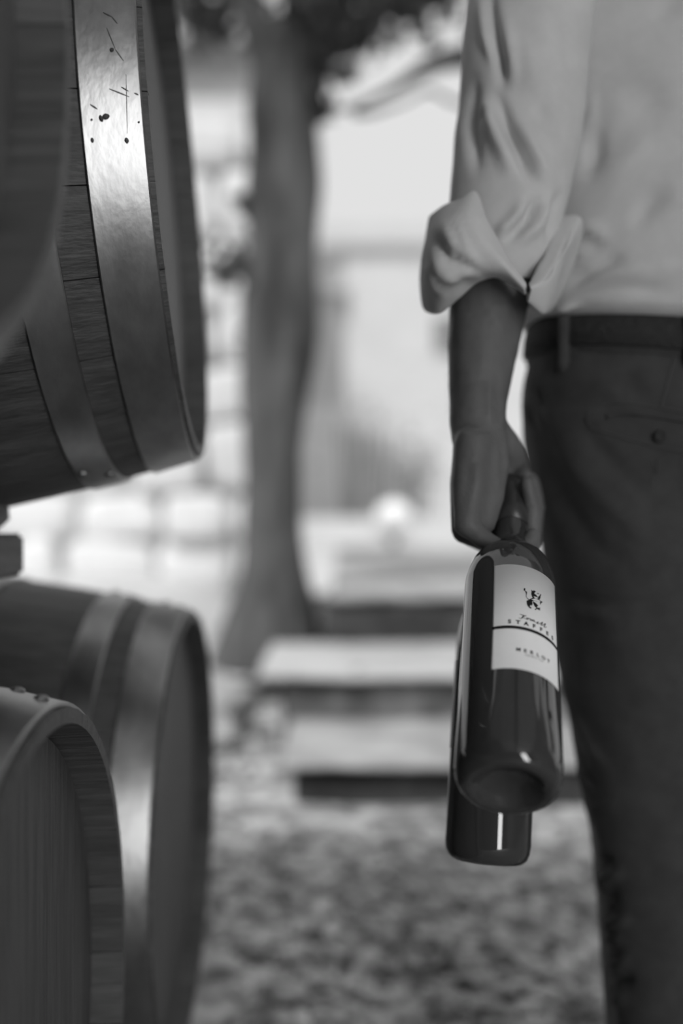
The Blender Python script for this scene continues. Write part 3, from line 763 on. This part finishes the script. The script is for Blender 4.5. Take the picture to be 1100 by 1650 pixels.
# tendons at the wrist, creases on the fingers
sculpt(me, [([(788, 610), (786, 650), (790, 690)], 4, .0022), ([(800, 600), (803, 640), (802, 690)], 5, -.0022), ([(812, 640), (808, 690)], 4, .0012),
            ([(842, 822), (868, 820)], 3, -.0016), ([(845, 838), (866, 842)], 5, .0010), ([(735, 690), (780, 694), (815, 688)], 4, -.0016),
            ([(806, 706), (812, 735), (806, 770)], 5, -.0025), ([(758, 720), (752, 780), (745, 830)], 9, -.0016),
            ([(742, 480), (745, 560), (740, 640)], 12, .0012), ([(770, 740), (775, 800)], 10, .0012)], .0005, 45)
body = link('body', me, M['skin']); kid(body, man)
rg = random.Random(9); hv = []; hf = []
cand = [v for v in me.vertices if v.co.y < 1.0 and 470 < proj(v.co)[1] < 660 and proj(v.co)[0] < 760]
for v in rg.sample(cand, min(420, len(cand))):
    L = rg.uniform(.003, .008); n = v.normal; t = Vector((rg.uniform(-.3, .3), rg.uniform(-.3, .3), -1)); t = (t - n * t.dot(n)).normalized()
    a = v.co.copy(); b = a + n * L * .5 + t * L * .45; c = a + n * L * .62 + t * L; w = t.cross(n) * .00012; i = len(hv)
    hv += [a - w, a + w, b + w, b - w, c]; hf += [(i, i + 1, i + 2, i + 3), (i + 3, i + 2, i + 4)]
ah = mesh_obj('arm_hair', hv, hf, M['hair']); kid(ah, man); ah['kind'] = 'stuff'
bm = blob(.1, 5, 3, .05, 1, (1, 1.12, 1.0))
for v in bm.verts:
    v.co += Vector((CX, CY + .028, 1.672))
bmesh.ops.delete(bm, geom=[v for v in bm.verts if (v.co.y > CY + .085 and v.co.z < 1.72) or v.co.z < 1.60], context='VERTS')
h_ = bm_obj('hair', bm, M['hair']); kid(h_, man)

def waist_tilt(me):           # the near hip is raised, so the waist slopes
    for v in me.vertices:
        w = 1 - sstep(.03, .20, abs(v.co.z - .945))
        v.co.z += w * max(-.012, .004 + .13 * (.335 - v.co.x))
    me.update()
# ---- trousers
def leg(s):
    L = [(.892, .093, .118, .102), (.84, .098, .118, .098), (.72, .093, .110, .088), (.60, .0815, .1, .080), (.487, .072, .08, .0735), (.386, .066, .075, .0675), (.24, .055, .07, .061), (.12, .05, .07, .062), (.055, .05, .072, .065)]
    return L
pel = [(CX, CY, .955, .180, .126), (CX, CY, .925, .184, .130), (CX, CY, .885, .192, .137), (CX, CY, .84, .192, .139), (CX, CY, .80, .182, .132), (CX, CY, .775, .165, .115)]
V1 = loft(ell_rings(pel, 72), True, True)
def leg_rings(s):
    spec = []
    for z, left, hy, hx in [(.86, .200, .118, .100), (.80, .207, .118, .098), (.72, .2225, .112, .092), (.606, .240, .100, .086), (.487, .2605, .085, .076), (.386, .2755, .078, .070), (.24, .292, .072, .062), (.12, .300, .073, .062), (.05, .300, .076, .064)]:
        c = left + hx; c = c if s < 0 else 2 * CX - c
        spec.append((c, CY - .004, z, hx, hy))
    sp = catmull(spec, 5); return ell_rings(sp, 48, 2.15)
V2 = loft(leg_rings(-1), True, True); V3_ = loft(leg_rings(1), True, True)
me = remeshed(*join_geo(V1, V2, V3_), .0055, 8, .5)
fo = []
fo += [([(905, 640), (960, 720), (1040, 800), (1100, 850)], 14, -.004), ([(880, 660), (930, 760), (1020, 850), (1100, 910)], 16, .004), ([(870, 700), (900, 800), (960, 880), (1080, 960)], 18, -.004),
       ([(900, 960), (980, 975), (1100, 968)], 9, -.004), ([(900, 985), (1000, 992)], 12, .003), ([(850, 600), (865, 650), (880, 700)], 7, .005), ([(862, 620), (872, 665)], 5, -.005), ([(846, 640), (852, 690)], 6, .005),
       ([(905, 1080), (925, 1150), (955, 1210), (990, 1250)], 6, .006), ([(925, 1190), (945, 1240), (970, 1280)], 6, -.006), ([(930, 1230), (950, 1280)], 6, .004),
       ([(945, 1300), (1000, 1298)], 6, .004), ([(958, 1425), (985, 1412), (1010, 1405)], 7, .010), ([(955, 1400), (990, 1380)], 9, -.006), ([(965, 1450), (1000, 1450)], 9, -.008),
       ([(968, 1490), (1000, 1484), (1020, 1478)], 6, .009), ([(968, 1470), (1000, 1468)], 7, -.005), ([(972, 1512), (1010, 1512)], 5, .005), ([(975, 1530), (1000, 1545)], 8, -.008), ([(980, 1555), (1020, 1548)], 6, .007), ([(985, 1580), (1025, 1578)], 7, -.006), ([(985, 1620), (1010, 1600)], 9, .005),
       ([(935, 1290), (950, 1350), (960, 1400)], 9, -.005), ([(1000, 600), (1040, 640)], 12, -.003), ([(940, 600), (1010, 650), (1080, 690)], 14, .002)]
waist_tilt(me); sculpt(me, fo, .0035, 13, (1, 1, .7))
tr = link('trousers', me, M['trouser']); kid(tr, man); tbvh = bvh_of(tr)
# ---- belt, loops, pocket
def band(spec, z0, z1, off, th):
    rings = []
    prof = [(z0, off), (z0 + .002, off + th), ((z0 + z1) / 2, off + th * 1.25), (z1 - .002, off + th), (z1, off), (z0, off)]
    for z, d in prof:
        f = (z - .925) / .03; hx = .184 - .004 * f; hy = .130 - .004 * f
        rings.append(ell_rings([(CX, CY, z, hx + d, hy + d)], 96)[0])
    return loft(rings, True, False)
bl = mesh_obj('belt', *band(None, .9215, .957, .003, .004), M['belt']); kid(bl, man); waist_tilt(bl.data)
wb = mesh_obj('waistband', *band(None, .914, .9605, -.004, .006), M['trouser'], None); wb.parent = tr; waist_tilt(wb.data)
def belt_loop(px):
    b = bvh_of(bl); p = on_surface(b, px, 542, .002)
    if p is None: return
    q = [on_surface(tbvh, px + 2, 600, .0), p + Vector((0, -.003, -.024)), p + Vector((0, -.003, .0)), p + Vector((0, -.003, .021)), p + Vector((0, .006, .026))]
    q = [x for x in q if x is not None]
    rings = [[c + Vector((-.0055, 0, 0)), c + Vector((.0055, .0, 0)), c + Vector((.0055, .002, .0)), c + Vector((-.0055, .002, 0))] for c in q]
    lp = mesh_obj('belt_loop', *loft(rings, True, True), M['trouser']); lp.parent = tr
belt_loop(908); belt_loop(1115)
for pts, nm in (([(948, 664), (965, 654), (1010, 650), (1050, 655), (1090, 662), (1140, 672)], 'pocket_seam'), ([(952, 690), (980, 698), (1020, 710), (1070, 722), (1140, 734)], 'pocket_seam'),
                ([(948, 664), (946, 678), (952, 690)], 'pocket_seam'), ([(1086, 574), (1076, 612), (1064, 655)], 'dart_seam'), ([(978, 672), (1000, 666), (1040, 668), (1090, 676), (1140, 684)], 'pocket_welt')):
    s_ = surf_line(nm, tbvh, pts, .0009 if nm != 'pocket_welt' else .0025, M['stitch'] if nm != 'pocket_welt' else M['trouser'], None); s_.parent = tr
p = on_surface(tbvh, 1063, 703, .002)
if p is not None:
    V, Fc = lathe([(.0002, .0008), (.0035, .0007), (.0048, .0015), (.0058, .0011), (.006, 0), (.0002, -.001)], 20)
    bt = mesh_obj('button', [Vector((x, -z, y)) + p for x, y, z in V], Fc, M['button']); bt.parent = tr
for q in ([(1050, 742), (1055, 760), (1048, 775), (1052, 782)], [(1060, 740), (1058, 765)]):
    s_ = surf_line('embroidery', tbvh, q, .0008, M['stitch'], None); s_.parent = tr
for s in (-1, 1):          # shoes
    c = Vector((CX + s * .038, CY, 0))
    rings = []
    for y, hx, hz in ((-.085, .022, .03), (-.075, .033, .055), (-.03, .037, .075), (.02, .038, .08), (.07, .043, .062), (.12, .047, .048), (.16, .041, .038), (.185, .022, .026)):
        rings.append([c + Vector((hx * math.copysign(abs(math.cos(a)) ** .7, math.cos(a)), y, .002 + hz * (.5 + .5 * math.copysign(abs(math.sin(a)) ** .7, math.sin(a))))) for a in [2 * math.pi * j / 24 for j in range(24)]])
    sh = mesh_obj('shoe', *loft(rings, True, True), M['shoe']); kid(sh, man)

# ---- shirt
def torso_rings():
    sp = [(CX, CY, .935, .178, .124), (CX, CY, .950, .182, .128), (CX, CY, .958, .194, .140), (CX, CY, .968, .200, .147), (CX, CY, .990, .203, .150), (CX, CY, 1.04, .201, .147), (CX, CY, 1.12, .200, .145), (CX, CY, 1.22, .206, .146),
          (CX, CY, 1.32, .212, .144), (CX, CY + .005, 1.40, .208, .130), (CX, CY + .01, 1.445, .165, .105), (CX, CY + .015, 1.475, .095, .080), (CX, CY + .02, 1.50, .066, .066), (CX, CY + .025, 1.53, .064, .064)]
    return ell_rings(catmull(sp, 9), 150, 2.25)
V, Fc = loft(torso_rings(), True, False)
me = bpy.data.meshes.new('shirt'); me.from_pydata(V, [], Fc); me.update()
bm = bmesh.new(); bm.from_mesh(me); bmesh.ops.recalc_face_normals(bm, faces=bm.faces); bm.to_mesh(me); bm.free()
fo = [([(938, 138), (1008, 114), (1090, 104), (1200, 98)], 7, .0035), ([(950, 120), (1020, 98), (1100, 90)], 10, -.003), ([(940, 160), (955, 168)], 6, .005), ([(935, 195), (960, 240), (940, 290)], 14, -.006), ([(955, 170), (945, 215), (925, 255)], 8, .005),
      ([(922, 372), (950, 368), (985, 388)], 8, .006), ([(920, 395), (955, 392), (980, 402)], 10, -.0025), ([(920, 410), (950, 400)], 6, .005), ([(925, 440), (980, 405)], 9, .003), ([(905, 470), (960, 425), (1010, 415)], 12, -.005),
      ([(1060, 300), (1040, 340), (1020, 370)], 12, -.004), ([(1080, 310), (1100, 330)], 14, .004), ([(900, 480), (1000, 462), (1100, 470)], 14, -.003), ([(890, 498), (930, 490)], 6, .006), ([(960, 445), (1060, 430), (1150, 430)], 18, .003),
      ([(1040, 30), (1100, 0)], 14, -.004), ([(1060, 200), (1020, 250), (960, 300)], 18, .003), ([(1000, 180), (1080, 150)], 22, -.003)]
waist_tilt(me); sculpt(me, [(p_, w_, a_ * 1.5) for p_, w_, a_ in fo], .0036, 11)
shirt = link('shirt', me, M['shirt']); kid(shirt, man)
m_ = shirt.modifiers.new('thickness', 'SOLIDIFY'); m_.thickness = .0008; m_.offset = -1
def sleeve(flip=False):
    spec = [(922, -186, 1.09, 6, 5), (914, -178, 1.085, 48, 36), (902, -155, 1.06, 88, 56), (890, -110, 1.03, 106, 63), (868, -45, .995, 106, 62), (850, 60, .978, 102, 60), (842, 150, .970, 100, 58), (832, 230, .962, 99, 57), (822, 300, .955, 97, 55), (812, 360, .950, 92, 52), (806, 410, .947, 86, 49), (803, 440, .946, 78, 46), (802, 462, .946, 70, 42)]
    out = []
    for px, py, Y, w, hy in catmull(spec, 9):
        c = P(px, py, Y); hx = w / F * Y; r = []
        for j in range(120):
            a = 2 * math.pi * j / 120; r.append(Vector((c.x + hx * math.cos(a), c.y + hy / 1000 * math.sin(a), c.z + .02 * math.sin(a) * 0)))
        out.append([mir(v) for v in r] if flip else r)
    V, Fc = loft(out, True, False)
    me = bpy.data.meshes.new('sleeve'); me.from_pydata(V, [], Fc); me.update()
    bm = bmesh.new(); bm.from_mesh(me); bmesh.ops.recalc_face_normals(bm, faces=bm.faces); bm.to_mesh(me); bm.free()
    return me
me = sleeve()
fo = [([(786, -40), (789, 25), (806, 100), (812, 150)], 11, -.006), ([(775, -20), (785, 60), (797, 110)], 9, .005), ([(812, 20), (822, 90), (830, 140)], 12, .004),
      ([(793, 140), (815, 200), (845, 260), (868, 310)], 11, -.009), ([(780, 150), (800, 220), (830, 290)], 14, .007), ([(830, 190), (860, 250), (885, 300)], 14, .005),
      ([(764, 110), (760, 200), (770, 290)], 11, -.0055), ([(775, 180), (778, 195)], 8, -.004),
      ([(868, 310), (848, 355), (808, 392)], 10, -.008), ([(850, 320), (825, 360), (795, 385)], 12, .006), ([(880, 320), (865, 360), (830, 400)], 12, .005), ([(860, 160), (880, 195), (915, 230)], 14, -.003),
      ([(840, 60), (860, 130), (905, 190)], 20, .003), ([(900, 20), (905, 120)], 16, -.002), ([(905, 300), (892, 345), (880, 400)], 9, -.005)]
sculpt(me, [(p_, w_ * .9, a_ * 1.45) for p_, w_, a_ in fo], .0025, 14)
sl = link('sleeve', me, M['shirt']); sl.parent = shirt
m_ = sl.modifiers.new('thickness', 'SOLIDIFY'); m_.thickness = .0008; m_.offset = -1
sl2 = link('sleeve', sleeve(True), M['shirt']); sl2.parent = shirt
def cuff_mesh(rails, n=12, k=7, flip=False):
    cols = []
    for r in rails:       # r: list over the way round of (px, py, Y)
        cols.append([P(*q) for q in catmull(r, n)])
    rings = []
    m = len(cols[0])
    for j in range(m):
        rings.append([Vector(q) for q in catmull([tuple(c[j]) for c in cols], k)])
    if flip: rings = [[mir(v) for v in r] for r in rings]
    V, Fc = loft(rings, False, False)
    me = bpy.data.meshes.new('cuff'); me.from_pydata(V, [], Fc); me.update()
    bm = bmesh.new(); bm.from_mesh(me); bmesh.ops.recalc_face_normals(bm, faces=bm.faces)
    bm.to_mesh(me); bm.free(); me.update()
    return me
#          slit            left front                                      left side           back                          right                 slit
U = [(846,458,.872),(812,400,.874),(782,350,.882),(766,309,.892),(738,322,.902),(712,333,.922),(692,349,.950),(702,352,.988),(762,365,1.022),(842,375,1.02),(912,362,.972),(905,352,.940),(872,425,.905),(852,459,.876)]
Mm = [(846,462,.866),(806,416,.858),(770,380,.856),(738,370,.862),(706,378,.876),(690,388,.905),(681,410,.950),(692,420,.995),(760,430,1.03),(850,430,1.03),(928,390,.972),(932,356,.935),(892,432,.888),(854,465,.868)]
M2 = [(846,468,.868),(812,440,.864),(778,432,.862),(744,440,.862),(708,446,.872),(686,446,.905),(677,452,.950),(690,460,.99),(760,455,1.02),(845,465,1.02),(912,450,.965),(915,412,.925),(885,456,.882),(854,470,.870)]
Lw = [(847,474,.880),(820,456,.886),(796,447,.892),(768,456,.892),(738,478,.897),(706,504,.915),(684,500,.946),(694,486,.982),(760,478,1.003),(830,492,1.0),(878,505,.96),(882,498,.925),(874,505,.895),(850,486,.878)]
In = [(848,462,.888),(822,440,.894),(800,430,.900),(775,436,.902),(748,452,.906),(720,470,.922),(705,470,.946),(710,455,.972),(765,450,.992),(825,455,.99),(862,470,.955),(866,468,.928),(860,475,.905),(850,472,.888)]
me = cuff_mesh([U, Mm, M2, Lw, In])
fo = [([(722, 338), (738, 368), (752, 398), (775, 425)], 4, .0022), ([(705, 350), (735, 400), (780, 432)], 10, .004), ([(690, 372), (722, 414), (782, 440)], 9, -.005),
      ([(684, 425), (700, 450), (712, 480)], 7, .004), ([(692, 405), (712, 440), (745, 462)], 10, .003), ([(700, 470), (735, 462), (775, 446)], 8, -.003),
      ([(772, 320), (800, 370), (838, 440)], 4, .002), ([(785, 345), (815, 400), (840, 445)], 5, -.0022), ([(900, 365), (880, 420), (855, 458)], 5, .002), ([(920, 365), (900, 425), (870, 460)], 5, -.003)]
sculpt(me, [(p_, w_ * .9, a_ * 1.25) for p_, w_, a_ in fo], .0012, 22)
cf = link('cuff', me, M['shirt']); cf.parent = shirt
m_ = cf.modifiers.new('thickness', 'SOLIDIFY'); m_.thickness = .0016; m_.offset = 0
cf2 = link('cuff', cuff_mesh([U, Mm, M2, Lw, In], flip=True), M['shirt']); cf2.parent = shirt
